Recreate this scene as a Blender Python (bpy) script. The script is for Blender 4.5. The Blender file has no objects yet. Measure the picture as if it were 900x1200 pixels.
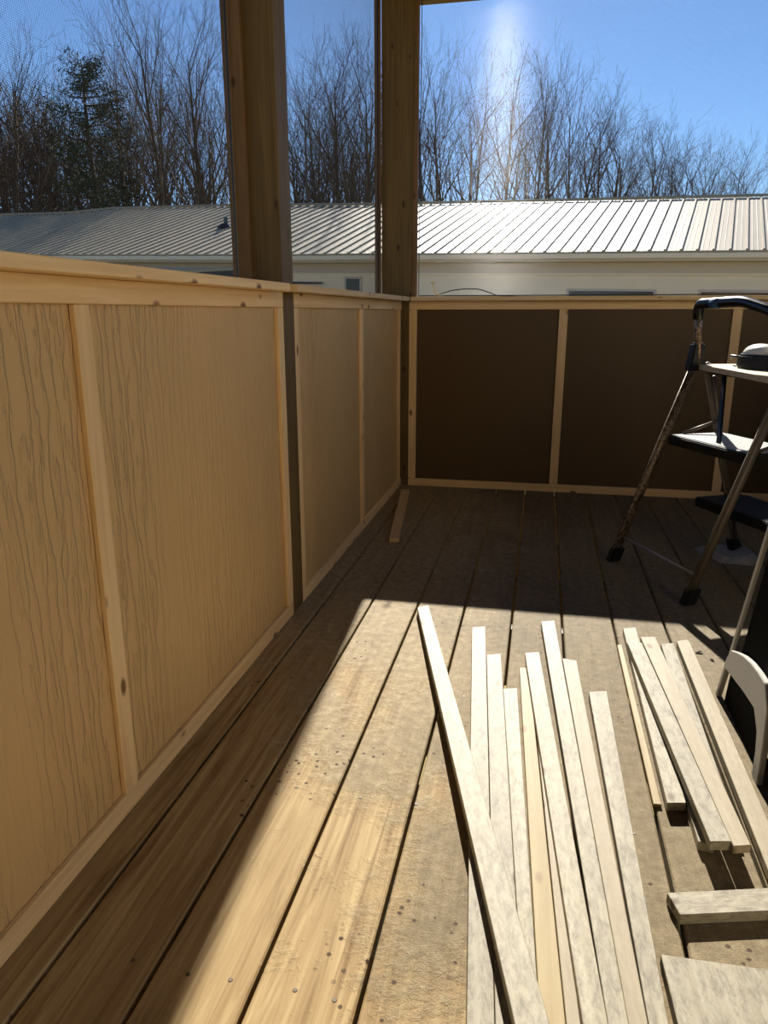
import bpy, bmesh, math, random
from mathutils import Vector, Matrix
random.seed(7)
SC = bpy.context.scene
COL = SC.collection
# ------------------------------------------------------------------ camera
F_PX, YAW, PITCH, ROLL = 855.76, 0.2077, -0.2671, -0.0006
CAM = Vector((0.6787, -3.6434, 0.8667))
def cam_axes():
    cy, sy, cp, sp = math.cos(YAW), math.sin(YAW), math.cos(PITCH), math.sin(PITCH)
    fw = Vector((-sy*cp, cy*cp, sp)); r0 = Vector((cy, sy, 0)); u0 = r0.cross(fw)
    c, s = math.cos(ROLL), math.sin(ROLL)
    return c*r0 + s*u0, -s*r0 + c*u0, fw
r_, u_, f_ = cam_axes()
cd = bpy.data.cameras.new('camera'); cam = bpy.data.objects.new('camera', cd); COL.objects.link(cam)
cd.sensor_fit = 'HORIZONTAL'; cd.sensor_width = 36.0; cd.lens = 36.0*F_PX/900.0
cd.clip_start = 0.02; cd.clip_end = 500
cam.matrix_world = Matrix(((r_.x, u_.x, -f_.x, CAM.x), (r_.y, u_.y, -f_.y, CAM.y), (r_.z, u_.z, -f_.z, CAM.z), (0, 0, 0, 1)))
SC.camera = cam
# ------------------------------------------------------------------ sky, sun, exposure
TO_SUN = Vector((-0.068, 1.0, 0.616)).normalized()
SUN_STRENGTH, SKY_STRENGTH, EXPOSURE = 12.8, 0.115, 0.0
w = bpy.data.worlds.new('world'); SC.world = w; w.use_nodes = True
nt = w.node_tree; bg = nt.nodes['Background']
sky = nt.nodes.new('ShaderNodeTexSky'); sky.sky_type = 'NISHITA'; sky.sun_disc = False
sky.sun_elevation = math.asin(TO_SUN.z); sky.sun_rotation = math.atan2(TO_SUN.x, TO_SUN.y)
sky.air_density = 1.0; sky.dust_density = 0.1; sky.ozone_density = 4.0; sky.altitude = 300
tint = nt.nodes.new('ShaderNodeMix'); tint.data_type = 'RGBA'; tint.blend_type = 'MULTIPLY'; tint.inputs[0].default_value = 1; tint.inputs[7].default_value = (.80, .95, 1.12, 1)
nt.links.new(sky.outputs[0], tint.inputs[6]); nt.links.new(tint.outputs[2], bg.inputs['Color']); bg.inputs['Strength'].default_value = SKY_STRENGTH
ld = bpy.data.lights.new('sun', 'SUN'); ld.energy = SUN_STRENGTH; ld.angle = 0.0095; ld.color = (1.0, 0.94, 0.84)
sun = bpy.data.objects.new('sun', ld); COL.objects.link(sun); sun.location = (0, 5, 6)
sun.rotation_euler = TO_SUN.to_track_quat('Z', 'Y').to_euler()
vs = SC.view_settings; vs.view_transform = 'Standard'; vs.look = 'None'; vs.gamma = 1.0; vs.exposure = EXPOSURE
vs.use_curve_mapping = False
SC.cycles.max_bounces = 10; SC.cycles.diffuse_bounces = 5; SC.cycles.transparent_max_bounces = 16
SC.cycles.sample_clamp_indirect = 4.0

# ------------------------------------------------------------------ material helpers
def s2l(c):
    c = c/255.0
    return c/12.92 if c <= 0.04045 else ((c+0.055)/1.055)**2.4
def rgb(r, g, b): return (s2l(r), s2l(g), s2l(b), 1)
class NB:
    def __init__(s, name):
        s.m = bpy.data.materials.new(name); s.m.use_nodes = True; s.t = s.m.node_tree
        s.b = s.t.nodes['Principled BSDF']; s.out = s.t.nodes['Material Output']
    def n(s, typ, **kw):
        nd = s.t.nodes.new(typ)
        for k, v in kw.items(): setattr(nd, k, v)
        return nd
    def l(s, a, b): s.t.links.new(a, b)
    def coord(s, scale, kind='Object', loc=(0, 0, 0), rot=(0, 0, 0), perobj=True):
        tc = s.n('ShaderNodeTexCoord'); mp = s.n('ShaderNodeMapping')
        mp.inputs['Scale'].default_value = scale; mp.inputs['Location'].default_value = loc; mp.inputs['Rotation'].default_value = rot
        if perobj:
            oi = s.n('ShaderNodeObjectInfo'); vm = s.n('ShaderNodeVectorMath', operation='SCALE'); vm.inputs[0].default_value = (17.3, 9.1, 23.7)
            s.l(oi.outputs['Random'], vm.inputs['Scale']); ad = s.n('ShaderNodeVectorMath', operation='ADD')
            s.l(tc.outputs[kind], ad.inputs[0]); s.l(vm.outputs[0], ad.inputs[1]); s.l(ad.outputs[0], mp.inputs['Vector'])
        else: s.l(tc.outputs[kind], mp.inputs['Vector'])
        return mp.outputs[0]
    def noise(s, vec, scale=1.0, detail=4, rough=.55, dist=0.0):
        nd = s.n('ShaderNodeTexNoise'); nd.inputs['Scale'].default_value = scale; nd.inputs['Detail'].default_value = detail
        nd.inputs['Roughness'].default_value = rough; nd.inputs['Distortion'].default_value = dist
        s.l(vec, nd.inputs['Vector']); return nd.outputs['Fac']
    def ramp(s, fac, stops):
        r = s.n('ShaderNodeValToRGB'); e = r.color_ramp.elements
        while len(e) < len(stops): e.new(0.5)
        for el, (p, c) in zip(e, stops): el.position = p; el.color = c
        s.l(fac, r.inputs[0]); return r.outputs[0]
    def mix(s, fac, a, b, mode='MIX'):
        m = s.n('ShaderNodeMix', data_type='RGBA', blend_type=mode)
        for inp, v in ((m.inputs[0], fac), (m.inputs[6], a), (m.inputs[7], b)):
            if hasattr(v, 'is_linked'): s.l(v, inp)
            else: inp.default_value = v
        return m.outputs[2]
    def math(s, op, a, b=0.0, c=0.0, clamp=False):
        m = s.n('ShaderNodeMath', operation=op, use_clamp=clamp)
        for i, v in enumerate((a, b, c)):
            if hasattr(v, 'is_linked'): s.l(v, m.inputs[i])
            else: m.inputs[i].default_value = v
        return m.outputs[0]
    def bump(s, h, strength=.3, dist=.002):
        b = s.n('ShaderNodeBump'); b.inputs['Strength'].default_value = strength; b.inputs['Distance'].default_value = dist
        s.l(h, b.inputs['Height']); s.l(b.outputs[0], s.b.inputs['Normal'])
    def fin(s, col=None, rough=.6, metal=0.0, spec=.5):
        if col is not None:
            if hasattr(col, 'is_linked'): s.l(col, s.b.inputs['Base Color'])
            else: s.b.inputs['Base Color'].default_value = col
        if hasattr(rough, 'is_linked'): s.l(rough, s.b.inputs['Roughness'])
        else: s.b.inputs['Roughness'].default_value = rough
        s.b.inputs['Metallic'].default_value = metal; s.b.inputs['Specular IOR Level'].default_value = spec
        return s.m
BW = [(0, 0, 0, 1), (1, 1, 1, 1)]
def wood(name, light, dark, knot, gscale=1.0, knots=True, mottle=None, rough=.6):
    """grain runs along object X"""
    q = NB(name)
    v = q.coord((1.2, 28*gscale, 28*gscale))
    g = q.noise(v, 1.5, 6, .65, 1.2)
    c = q.ramp(g, [(.30, dark), (.62, light)])
    v2 = q.coord((9, 260, 260)); g2 = q.noise(v2, 1.0, 2)
    c = q.mix(q.math('MULTIPLY', g2, .35), c, dark)
    if mottle:
        vm = q.coord((22, 60, 60)); gm = q.noise(vm, 1.5, 7, .8, .4)
        c = q.mix(q.ramp(gm, [(.44, BW[0]), (.66, BW[1])]), c, mottle)
    if knots:
        vk = q.coord((7.5, 15, 15)); vo = q.n('ShaderNodeTexVoronoi'); vo.inputs['Scale'].default_value = 1.0; q.l(vk, vo.inputs['Vector'])
        c = q.mix(q.ramp(vo.outputs['Distance'], [(.08, (.9, .9, .9, 1)), (.15, BW[0])]), c, knot)
    oi = q.n('ShaderNodeObjectInfo'); hsv = q.n('ShaderNodeHueSaturation'); q.l(c, hsv.inputs['Color'])
    q.l(q.math('MULTIPLY_ADD', oi.outputs['Random'], .22, .89), hsv.inputs['Value'])
    q.bump(g, .25, .0015)
    return q.fin(hsv.outputs[0], rough, 0, .3)
M = {}
M['pine'] = wood('pine trim wood', rgb(242, 212, 162), rgb(222, 186, 132), rgb(110, 66, 34))
M['weather'] = wood('weathered pale strip wood', rgb(170, 163, 142), rgb(148, 139, 116), rgb(82, 66, 50), mottle=rgb(112, 103, 87))
M['yellowstrip'] = wood('yellow strip wood', rgb(164, 147, 106), rgb(142, 122, 82), rgb(124, 92, 60))
M['strip_tan'] = wood('tan strip wood', rgb(160, 149, 124), rgb(140, 127, 102), rgb(104, 84, 62), mottle=rgb(140, 126, 104))
M['treated'] = wood('pressure treated post wood', rgb(116, 94, 56), rgb(85, 67, 38), rgb(62, 40, 22), 1.3)
M['cedar'] = wood('brown screen stop wood', rgb(128, 98, 66), rgb(100, 75, 47), rgb(60, 40, 24))
M['ceiling'] = wood('ceiling board wood', rgb(84, 70, 52), rgb(64, 52, 38), rgb(44, 32, 22))
# deck boards: planks run along world Y; each a little different
def deck_mat():
    q = NB('deck wood with sawdust')
    tc = q.n('ShaderNodeTexCoord'); sp = q.n('ShaderNodeSeparateXYZ'); q.l(tc.outputs['Object'], sp.inputs[0])
    x, y = sp.outputs[0], sp.outputs[1]
    idx = q.math('FLOOR', q.math('DIVIDE', q.math('SUBTRACT', x, 0.2062), 0.1435))
    wn = q.n('ShaderNodeTexWhiteNoise', noise_dimensions='1D'); q.l(idx, wn.inputs['W'])
    cv = q.n('ShaderNodeCombineXYZ'); q.l(q.math('MULTIPLY', x, 26.0), cv.inputs[0]); q.l(q.math('MULTIPLY', y, 1.3), cv.inputs[1]); q.l(q.math('MULTIPLY', wn.outputs[0], 40), cv.inputs[2])
    g = q.noise(cv.outputs[0], 1.6, 6, .62, 1.4)
    wood_c = q.ramp(g, [(.28, rgb(118, 90, 52)), (.5, rgb(162, 138, 96)), (.72, rgb(194, 172, 126))])
    wood_c = q.mix(q.math('MULTIPLY', wn.outputs[0], .3), wood_c, rgb(128, 102, 66))
    # sawdust lying on the boards (thick away from the left wall, thin near the camera's left)
    v = q.coord((1, 1, 1), perobj=False)
    n1 = q.noise(v, 3.2, 6, .65, .6); n2 = q.noise(v, 42, 6, .72); n3 = q.noise(v, 420, 3, .6)
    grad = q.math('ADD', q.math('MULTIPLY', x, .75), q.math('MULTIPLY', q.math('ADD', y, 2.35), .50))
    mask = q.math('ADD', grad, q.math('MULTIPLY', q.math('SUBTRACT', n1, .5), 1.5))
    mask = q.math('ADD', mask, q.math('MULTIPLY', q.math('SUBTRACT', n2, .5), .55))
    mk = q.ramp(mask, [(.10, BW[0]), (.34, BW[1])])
    dust = q.ramp(q.math('ADD', q.math('MULTIPLY', n2, .65), q.math('MULTIPLY', n3, .35)), [(.34, rgb(124, 109, 81)), (.52, rgb(162, 145, 112)), (.68, rgb(196, 180, 146))])
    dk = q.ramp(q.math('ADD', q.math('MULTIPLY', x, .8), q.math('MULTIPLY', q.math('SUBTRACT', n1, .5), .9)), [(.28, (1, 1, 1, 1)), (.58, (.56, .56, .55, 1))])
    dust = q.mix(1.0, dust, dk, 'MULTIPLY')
    gr = q.ramp(g, [(.3, (.80, .78, .76, 1)), (.65, (1, 1, 1, 1))])
    dust = q.mix(.65, dust, gr, 'MULTIPLY')
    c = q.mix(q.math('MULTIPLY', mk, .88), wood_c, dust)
    # dark specks: chips, nail holes, little clods
    vo = q.n('ShaderNodeTexVoronoi'); vo.inputs['Scale'].default_value = 46; q.l(v, vo.inputs['Vector'])
    cl = q.noise(v, 3.1, 2)
    spk = q.math('MULTIPLY', q.ramp(vo.outputs['Distance'], [(.14, BW[1]), (.20, BW[0])]), q.ramp(cl, [(.56, BW[0]), (.60, BW[1])]))
    c = q.mix(spk, c, rgb(70, 50, 34))
    h = q.math('ADD', q.math('MULTIPLY', q.math('MULTIPLY', n2, mk), 1.0), q.math('MULTIPLY', q.math('MULTIPLY', n3, mk), .5))
    h = q.math('ADD', h, q.math('MULTIPLY', g, .35))
    q.bump(h, .55, .004)
    return q.fin(c, .75, 0, .25)
M['deck'] = deck_mat()
def siding_mat(name, base, strength):
    q = NB(name)
    vw = q.coord((1, 1, .16), perobj=False); wv = q.n('ShaderNodeTexWave', wave_type='BANDS', bands_direction='Y', wave_profile='SIN')
    for k_, v_ in (('Scale', 13.0), ('Distortion', 12.0), ('Detail', 5.0), ('Detail Scale', 2.2), ('Detail Roughness', .62)): wv.inputs[k_].default_value = v_
    q.l(vw, wv.inputs['Vector'])
    g2 = q.noise(q.coord((1, 70, 60), perobj=False), 1, 3, .6, 1.0); gr = q.noise(q.coord((1, 2.6, .5), perobj=False), 1.0, 3, .5, .8)
    rid = q.ramp(wv.outputs['Fac'], [(.50, BW[0]), (1.0, BW[1])])
    h = q.math('ADD', q.math('MULTIPLY', rid, q.ramp(gr, [(.40, (.12, .12, .12, 1)), (.56, BW[1])])), q.math('MULTIPLY', g2, .22))
    c = q.mix(q.noise(q.coord((3, 3, 1.2), perobj=False), 1, 3), base, tuple(min(1, k*1.22) for k in base[:3])+(1,))
    q.bump(h, strength, .0030)
    return q.fin(c, .55, 0, .4)
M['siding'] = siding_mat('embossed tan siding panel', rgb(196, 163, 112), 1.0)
M['siding_smooth_shaded'] = siding_mat('smooth tan siding panel with painted shade', rgb(84, 65, 38), .12)  # darker copy of the siding: the back wall's shade is put in its colour
def simple(name, col, rough=.5, metal=0.0, nscale=0, var=.12, bump=0, spec=.5):
    q = NB(name)
    n = q.noise(q.coord((1, 1, 1)), nscale or 18, 4)
    dk = tuple(k*(1-2*var) for k in col[:3])+(1,)
    c = q.mix(n, dk, tuple(min(1, k*(1+var)) for k in col[:3])+(1,))
    if bump: q.bump(n, bump, .002)
    return q.fin(c, rough, metal, spec)
M['black'] = simple('black rubber', rgb(16, 16, 18), .42)
M['blackgloss'] = simple('black foam grip', rgb(14, 14, 17), .28)
M['darkhole'] = simple('matte black plastic', rgb(5, 5, 6), .9, spec=.1)
M['alu'] = simple('brushed grey aluminium edge', rgb(176, 174, 166), .45, .35, 60)
M['greyplast'] = simple('pale grey moulded plastic', rgb(168, 164, 154), .5, 0, 30, .06, .1)
M['tread'] = simple('grey ribbed tread rubber', rgb(196, 194, 188), .5, 0, 60)
M['steel'] = simple('bronze painted steel tube', rgb(104, 94, 80), .5, .2, 12)
M['white'] = simple('white plastic', rgb(225, 222, 212), .45)
M['rag'] = simple('crumpled pale paper', rgb(150, 146, 138), .8, 0, 14, .1, .5)
M['bluetape'] = simple('blue label band', rgb(44, 74, 104), .5)
M['wire'] = simple('black cable sheath', rgb(24, 20, 18), .4)
M['wireend'] = simple('tan cable end', rgb(200, 176, 112), .5)
M['screwhead'] = simple('coated screw head', rgb(92, 78, 60), .6, .2)
M['leaf'] = simple('dry brown leaf', rgb(74, 52, 34), .8)
M['ply'] = wood('plywood edge wood', rgb(226, 206, 168), rgb(186, 160, 116), rgb(120, 90, 60), 2, False)
def paint_tube():
    q = NB('paint spattered steel tube')
    n = q.noise(q.coord((1, 1, 1)), 34, 5, .7, 2.0)
    c = q.ramp(n, [(.44, rgb(74, 58, 46)), (.50, rgb(176, 160, 136)), (.56, rgb(96, 76, 60))])
    return q.fin(c, .4, .4)
M['steelpaint'] = paint_tube()
def roof_mat():
    q = NB('cream metal roofing'); n = q.noise(q.coord((1, 1, 1)), 1.4, 5)
    c = q.mix(n, rgb(160, 149, 127), rgb(180, 168, 143))
    return q.fin(c, .5, 0.0, .3)
M['roof'] = roof_mat()
M['vinyl'] = simple('off white vinyl siding', rgb(246, 230, 200), .6, 0, 3, .04)
M['soffit'] = simple('grey soffit', rgb(206, 192, 174), .6, 0, 3, .04)
M['brownsiding'] = simple('brown wall siding', rgb(84, 66, 46), .6, 0, 3, .04)
M['bounce_siding'] = simple('cream bounce wall siding', rgb(224, 208, 178), .6, 0, 3, .04)
M['pane'] = simple('dark window pane', rgb(44, 46, 52), .15)
M['darkmetal'] = simple('dark blue porch fascia', rgb(34, 38, 48), .5)
def bark():
    q = NB('grey brown bark'); n = q.noise(q.coord((14, 14, 3)), 1, 4)
    return q.fin(q.ramp(n, [(.35, rgb(52, 44, 36)), (.65, rgb(96, 82, 68))]), .9, 0, .1)
M['bark'] = bark()
M['barkgrey'] = simple('pale grey bark', rgb(100, 90, 80), .9, 0, 3, .15, 0, .1)
M['needles'] = simple('dark green pine needles', rgb(46, 64, 40), .8, 0, 5, .25, 0, .1)
M['brush'] = simple('grey brown brush twigs', rgb(84, 70, 58), .9, 0, 5, .2, 0, .1)
def grass():
    q = NB('winter lawn'); n = q.noise(q.coord((1, 1, 1)), 2.2, 8, .7)
    return q.fin(q.ramp(n, [(.35, rgb(126, 114, 74)), (.65, rgb(168, 152, 106))]), .95, 0, .1)
M['grass'] = grass()
M['screen'] = simple('grey metal screen wire', rgb(66, 64, 60), .30, 0.0, 2, .02, 0, .08)

# ------------------------------------------------------------------ mesh helpers
def obj(name, bm, mat, parent=None, smooth=False, kind=None, loc=None):
    me = bpy.data.meshes.new(name); bm.to_mesh(me); bm.free()
    if smooth:
        for pl in me.polygons: pl.use_smooth = True
    for m in (mat if isinstance(mat, (list, tuple)) else [mat]): me.materials.append(m)
    o = bpy.data.objects.new(name, me); COL.objects.link(o)
    if loc is not None: o.location = loc
    if parent is not None: o.parent = parent
    if kind: o['kind'] = kind
    return o
def tag(o, label, cat, group=None, kind=None):
    o['label'] = label; o['category'] = cat
    if group: o['group'] = group
    if kind: o['kind'] = kind
    return o
def empty(name, loc, label, cat, group=None, rz=0):
    o = bpy.data.objects.new(name, None); COL.objects.link(o); o.location = loc; o.rotation_euler.z = rz
    o.empty_display_size = .05
    return tag(o, label, cat, group)
def box(bm, x0, x1, y0, y1, z0, z1):
    v = [bm.verts.new(p) for p in ((x0, y0, z0), (x1, y0, z0), (x1, y1, z0), (x0, y1, z0), (x0, y0, z1), (x1, y0, z1), (x1, y1, z1), (x0, y1, z1))]
    for f in ((0, 3, 2, 1), (4, 5, 6, 7), (0, 1, 5, 4), (1, 2, 6, 5), (2, 3, 7, 6), (3, 0, 4, 7)): bm.faces.new([v[i] for i in f])
def bevel(bm, w=.002, seg=1):
    bmesh.ops.bevel(bm, geom=list(bm.edges), offset=w, segments=seg, affect='EDGES', clamp_overlap=True)
def hexa(bm, low, high):
    """prism between two loops with equal counts"""
    a = [bm.verts.new(p) for p in low]; b = [bm.verts.new(p) for p in high]; n = len(a)
    bm.faces.new(a[::-1]); bm.faces.new(b)
    for i in range(n): bm.faces.new((a[i], a[(i+1) % n], b[(i+1) % n], b[i]))
    return bm
def board(name, p0, p1, wd, th, mat, up=Vector((0, 0, 1)), parent=None, kind=None, bev=.0015):
    """a stick from p0 to p1 (centre line); grain along local X; wd across, th along `up`"""
    p0, p1 = Vector(p0), Vector(p1); d = p1-p0; L = d.length; x = d/L
    z = (up - x*up.dot(x)).normalized(); y = z.cross(x)
    bm = bmesh.new(); box(bm, -L/2, L/2, -wd/2, wd/2, -th/2, th/2)
    if bev: bevel(bm, bev)
    o = obj(name, bm, mat, None, kind=kind)
    m = Matrix.Identity(4)
    for i in range(3): m[i][0] = x[i]; m[i][1] = y[i]; m[i][2] = z[i]; m[i][3] = (p0[i]+p1[i])/2
    if parent is not None:
        o.parent = parent; o.matrix_basis = parent.matrix_basis.inverted() @ m
    else: o.matrix_basis = m
    return o
def bbox_board(name, x0, x1, y0, y1, z0, z1, mat, kind=None, parent=None):
    """axis aligned board, grain along the longest side"""
    d = (x1-x0, y1-y0, z1-z0); a = d.index(max(d)); c = ((x0+x1)/2, (y0+y1)/2, (z0+z1)/2)
    p0, p1 = list(c), list(c); p0[a] -= d[a]/2; p1[a] += d[a]/2
    if a == 2: return board(name, p0, p1, d[1], d[0], mat, Vector((1, 0, 0)), parent, kind)
    wd = d[1] if a == 0 else d[0]
    return board(name, p0, p1, wd, d[2], mat, Vector((0, 0, 1)), parent, kind)
def tube(bm, pts, rad, n=8, closed=False, cap=True, rads=None):
    pts = [Vector(p) for p in pts]; rings = []; prev = None
    for i, p in enumerate(pts):
        if closed: t = (pts[(i+1) % len(pts)]-pts[i-1]).normalized()
        elif i == 0: t = (pts[1]-p).normalized()
        elif i == len(pts)-1: t = (p-pts[-2]).normalized()
        else: t = ((pts[i+1]-p).normalized()+(p-pts[i-1]).normalized()).normalized()
        if prev is None:
            a = t.cross(Vector((0, 0, 1)));
            if a.length < .1: a = t.cross(Vector((1, 0, 0)))
            a.normalize()
        else: a = (prev - t*prev.dot(t)).normalized()
        prev = a; b = t.cross(a); r = rads[i] if rads else rad
        rings.append([bm.verts.new(p+(a*math.cos(2*math.pi*k/n)+b*math.sin(2*math.pi*k/n))*r) for k in range(n)])
    for i in range(len(rings)-(0 if closed else 1)):
        A, B = rings[i], rings[(i+1) % len(rings)]
        for k in range(n): bm.faces.new((A[k], A[(k+1) % n], B[(k+1) % n], B[k]))
    if cap and not closed: bm.faces.new(rings[0][::-1]); bm.faces.new(rings[-1])
def fillet(pts, r, seg=5):
    pts = [Vector(p) for p in pts]; out = [pts[0]]
    for i in range(1, len(pts)-1):
        a, b, c = pts[i-1], pts[i], pts[i+1]; u = (a-b).normalized(); v = (c-b).normalized()
        rr = min(r, (a-b).length*.45, (c-b).length*.45); s, e = b+u*rr, b+v*rr
        for k in range(seg+1):
            t = k/seg; out.append(s*(1-t)**2+b*2*t*(1-t)+e*t*t)
    out.append(pts[-1]); return out

# ================================================================== SETTING
P = 0.1435; G0 = 0.2062
XC = 2.2                                # unseen roof cut back here to let light in; open deck beyond
XR, YB = 3.6, -5.4                      # far right and rear limits of the porch
# deck: one structure, real gaps between the boards
bm = bmesh.new()
for k in range(-3, 25):
    xa = G0+(k-1)*P+.0032; xb = G0+k*P-.0032
    xa = max(xa, -.13); xb = min(xb, XR+.1)
    if xb-xa < .01: continue
    b2 = bmesh.new(); box(b2, xa, xb, YB-.1, .13, -.025, 0)
    bevel(b2, .0025, 1)
    me = bpy.data.meshes.new('t'); b2.to_mesh(me); b2.free(); bm.from_mesh(me); bpy.data.meshes.remove(me)
floor = obj('floor', bm, M['deck'], kind='structure')
bm = bmesh.new()
for k in range(14): box(bm, -.13, XR+.1, -5.3+.4064*k, -5.262+.4064*k, -.21, -.026)
obj('trim_1', bm, M['treated'], kind='structure')
# screws in the deck
def screw(x, y, s=1):
    b = bmesh.new(); bmesh.ops.create_cone(b, cap_ends=True, segments=10, radius1=.0036*s, radius2=.0030*s, depth=.0008)
    b.faces.ensure_lookup_table(); o = obj('screw', b, M['screwhead'], floor, loc=(x, y, .0003))
for x, y in ((.315, -2.921), (.46, -2.921), (.255, -2.925), (.405, -2.918), (.395, -2.513), (.27, -2.508), (.50, -2.51), (.545, -2.105), (.45, -2.1), (.17, -2.51), (.12, -2.10), (.17, -2.92), (.88, -2.51), (1.0, -1.70), (.93, -1.69), (.47, -1.29), (.6, -1.29), (.74, -1.30), (.89, -1.29)): screw(x, y)
# lawn and outer ground
bm = bmesh.new(); bmesh.ops.create_grid(bm, x_segments=40, y_segments=40, size=120)
for v in bm.verts: v.co.z = -1.05+.15*math.sin(v.co.x*.07)*math.cos(v.co.y*.05)*min(1, v.co.length/30)
tag(obj('ground', bm, M['grass'], smooth=True, kind='structure'), 'winter lawn around the porch and the neighbouring building', 'ground')

# left wall: trim faces at x=0, panel behind at x=-0.019 ; back wall: faces at y=0, panel at y=0.019
def panel(name, x0, x1, y0, y1, z0, z1, mat):
    b = bmesh.new(); box(b, x0, x1, y0, y1, z0, z1); return obj(name, b, mat, kind='structure')
PZ0, PZ1 = .012, .925
ZF0, ZF1, ZC = .879, .918, .9375         # fascia bottom/top, cap top
wl = bmesh.new(); box(wl, -.023, -.011, YB, -1.7235, 0, PZ1); box(wl, -.023, -.011, -1.6325, -.001, 0, PZ1)
obj('wall_left', wl, M['siding'], kind='structure')
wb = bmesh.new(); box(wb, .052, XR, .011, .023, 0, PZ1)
obj('wall_back', wb, M['siding_smooth_shaded'], kind='structure')
wr = bmesh.new(); box(wr, XC, XC+.09, -2.7, .010, 0, ZC); obj('wall_light_block', wr, M['siding_smooth_shaded'], kind='structure')  # unseen knee wall, added to keep bounced light off the back wall
wf = bmesh.new(); box(wf, -.13, 2.4, YB-.12, YB, -1.0, 3.4); obj('wall_rear', wf, M['brownsiding'], kind='structure')
wf = bmesh.new(); box(wf, 2.4, 8.5, YB-.12, YB, -1.0, 3.4); obj('wall_bounce_added', wf, M['bounce_siding'], kind='structure')  # unseen sunlit wall, added to bounce light onto the left wall
# baseboards
T = {'n': 1}
def trim(x0, x1, y0, y1, z0, z1, mat='pine'):
    T['n'] += 1
    return bbox_board('trim_%d' % T['n'], x0, x1, y0, y1, z0, z1, M[mat], 'structure')
bl = bbox_board('baseboard_left', -.0108, 0, YB, -1.7225, 0, .038, M['pine'], 'structure')
bl2 = bbox_board('baseboard_left', -.0108, 0, -1.6335, -.001, 0, .038, M['pine'], 'structure')
bk = bbox_board('baseboard_back', .037, XR, 0, .0108, 0, .038, M['pine'], 'structure')
# fascia strips under the cap
trim(-.0108, 0, YB, -1.7225, ZF0, ZF1); trim(-.0108, 0, -1.6335, -.001, ZF0, ZF1); trim(.037, XR, 0, .0108, ZF0, ZF1)
# battens, left wall
for ya, yb in ((-4.50, -4.462), (-3.50, -3.462), (-2.641, -2.602), (-1.763, -1.7235), (-1.6325, -1.598), (-.846, -.808), (-.062, -.024)):
    trim(-.0108, 0, ya, yb, .0385, ZF0-.0005)
# battens, back wall
for xa, xb in ((.037, .075), (.752, .792), (1.512, 1.552), (2.27, 2.31)):
    trim(xa, xb, 0, .0108, .0385, ZF0-.0005)
# caps (left wall one is notched round the post)
def cap(pts, name):
    b = bmesh.new(); hexa(b, [(x, y, ZF1+.0004) for x, y in pts], [(x, y, ZC) for x, y in pts]); bevel(b, .0015)
    return b
T['n'] += 1
b = cap([(-.125, YB), (.048, YB), (.048, -1.80), (.001, -1.80), (.001, -1.7235), (-.125, -1.7235)], 'c')
def along_y(bm_, mat, name):       # rotate so the grain (local X) runs along world Y
    for v in bm_.verts: v.co = Vector((v.co.y, -v.co.x, v.co.z))
    o = obj(name, bm_, mat, kind='structure'); o.rotation_euler.z = math.pi/2; return o
along_y(b, M['pine'], 'trim_%d' % T['n']); T['n'] += 1
b = cap([(-.125, -1.6325), (.001, -1.6325), (.001, -1.736), (.048, -1.736), (.048, -.0525), (-.125, -.0525)], 'c')
along_y(b, M['pine'], 'trim_%d' % T['n']); T['n'] += 1
b = cap([(.0515, -.052), (XR, -.052), (XR, .125), (.0515, .125)], 'c'); obj('trim_%d' % T['n'], b, M['pine'], kind='structure')
# outer siding skin of knee walls
panel('wall_outer_left', -.125, -.113, YB, .15, -.2, ZF1, M['vinyl']); panel('wall_outer_back', -.1, XR, .128, .14, -.2, ZF1-.01, M['vinyl'])
# posts
def post(x0, x1, y0, y1, z0, z1, label, grp=None):
    o = bbox_board('post', x0, x1, y0, y1, z0, z1, M['treated']); return tag(o, label, 'post', grp)
H0, H1 = 2.212, 2.39
post(-.0885, 0, -1.722, -1.634, 0, H0, 'square treated wood post standing between the two caps of the left wall')
post(-.100, .0505, .0005, .125, 0, H0, 'thick treated wood corner post where left and back walls meet')
post(2.11, 2.20, .035, .122, ZC, H0, 'treated wood post on the back wall beyond the step ladder')
post(-.0885, 0, -4.0, -3.911, ZC, H0, 'treated wood post on the left wall behind the viewer')
post(XC, XC+.089, -1.72, -1.63, ZC, H0, 'treated wood post carrying the open right edge of the roof')
# beams and roof
bbox_board('trim_40', -.10, XC+.15, .0, .125, H0+.001, H1, M['treated'], 'structure')
bbox_board('trim_41', -.12, -.001, YB, -.001, H0+.001, H1, M['treated'], 'structure')
bbox_board('trim_42', XC-.02, XC+.10, YB, -.001, H0+.001, H1, M['treated'], 'structure')
b = bmesh.new(); hexa(b, [(-.35, YB-.2, H1+.002), (XC+.2, YB-.2, H1+.002), (XC+.2, .35, H1+.002), (-.35, .35, H1+.002)],
                      [(-.35, YB-.2, 3.3), (XC+.2, YB-.2, 3.3), (XC+.2, .35, H1+.12), (-.35, .35, H1+.12)])
obj('ceiling', b, M['ceiling'], kind='structure')
# screen stops beside the posts
trim(-.129, -.0800, -1.741, -1.7225, ZC, H0, 'cedar'); trim(.0512, .070, .001, .036, ZC, H0, 'cedar'); trim(-.129, -.1015, -.02, .0, ZC, H0, 'cedar')
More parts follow.
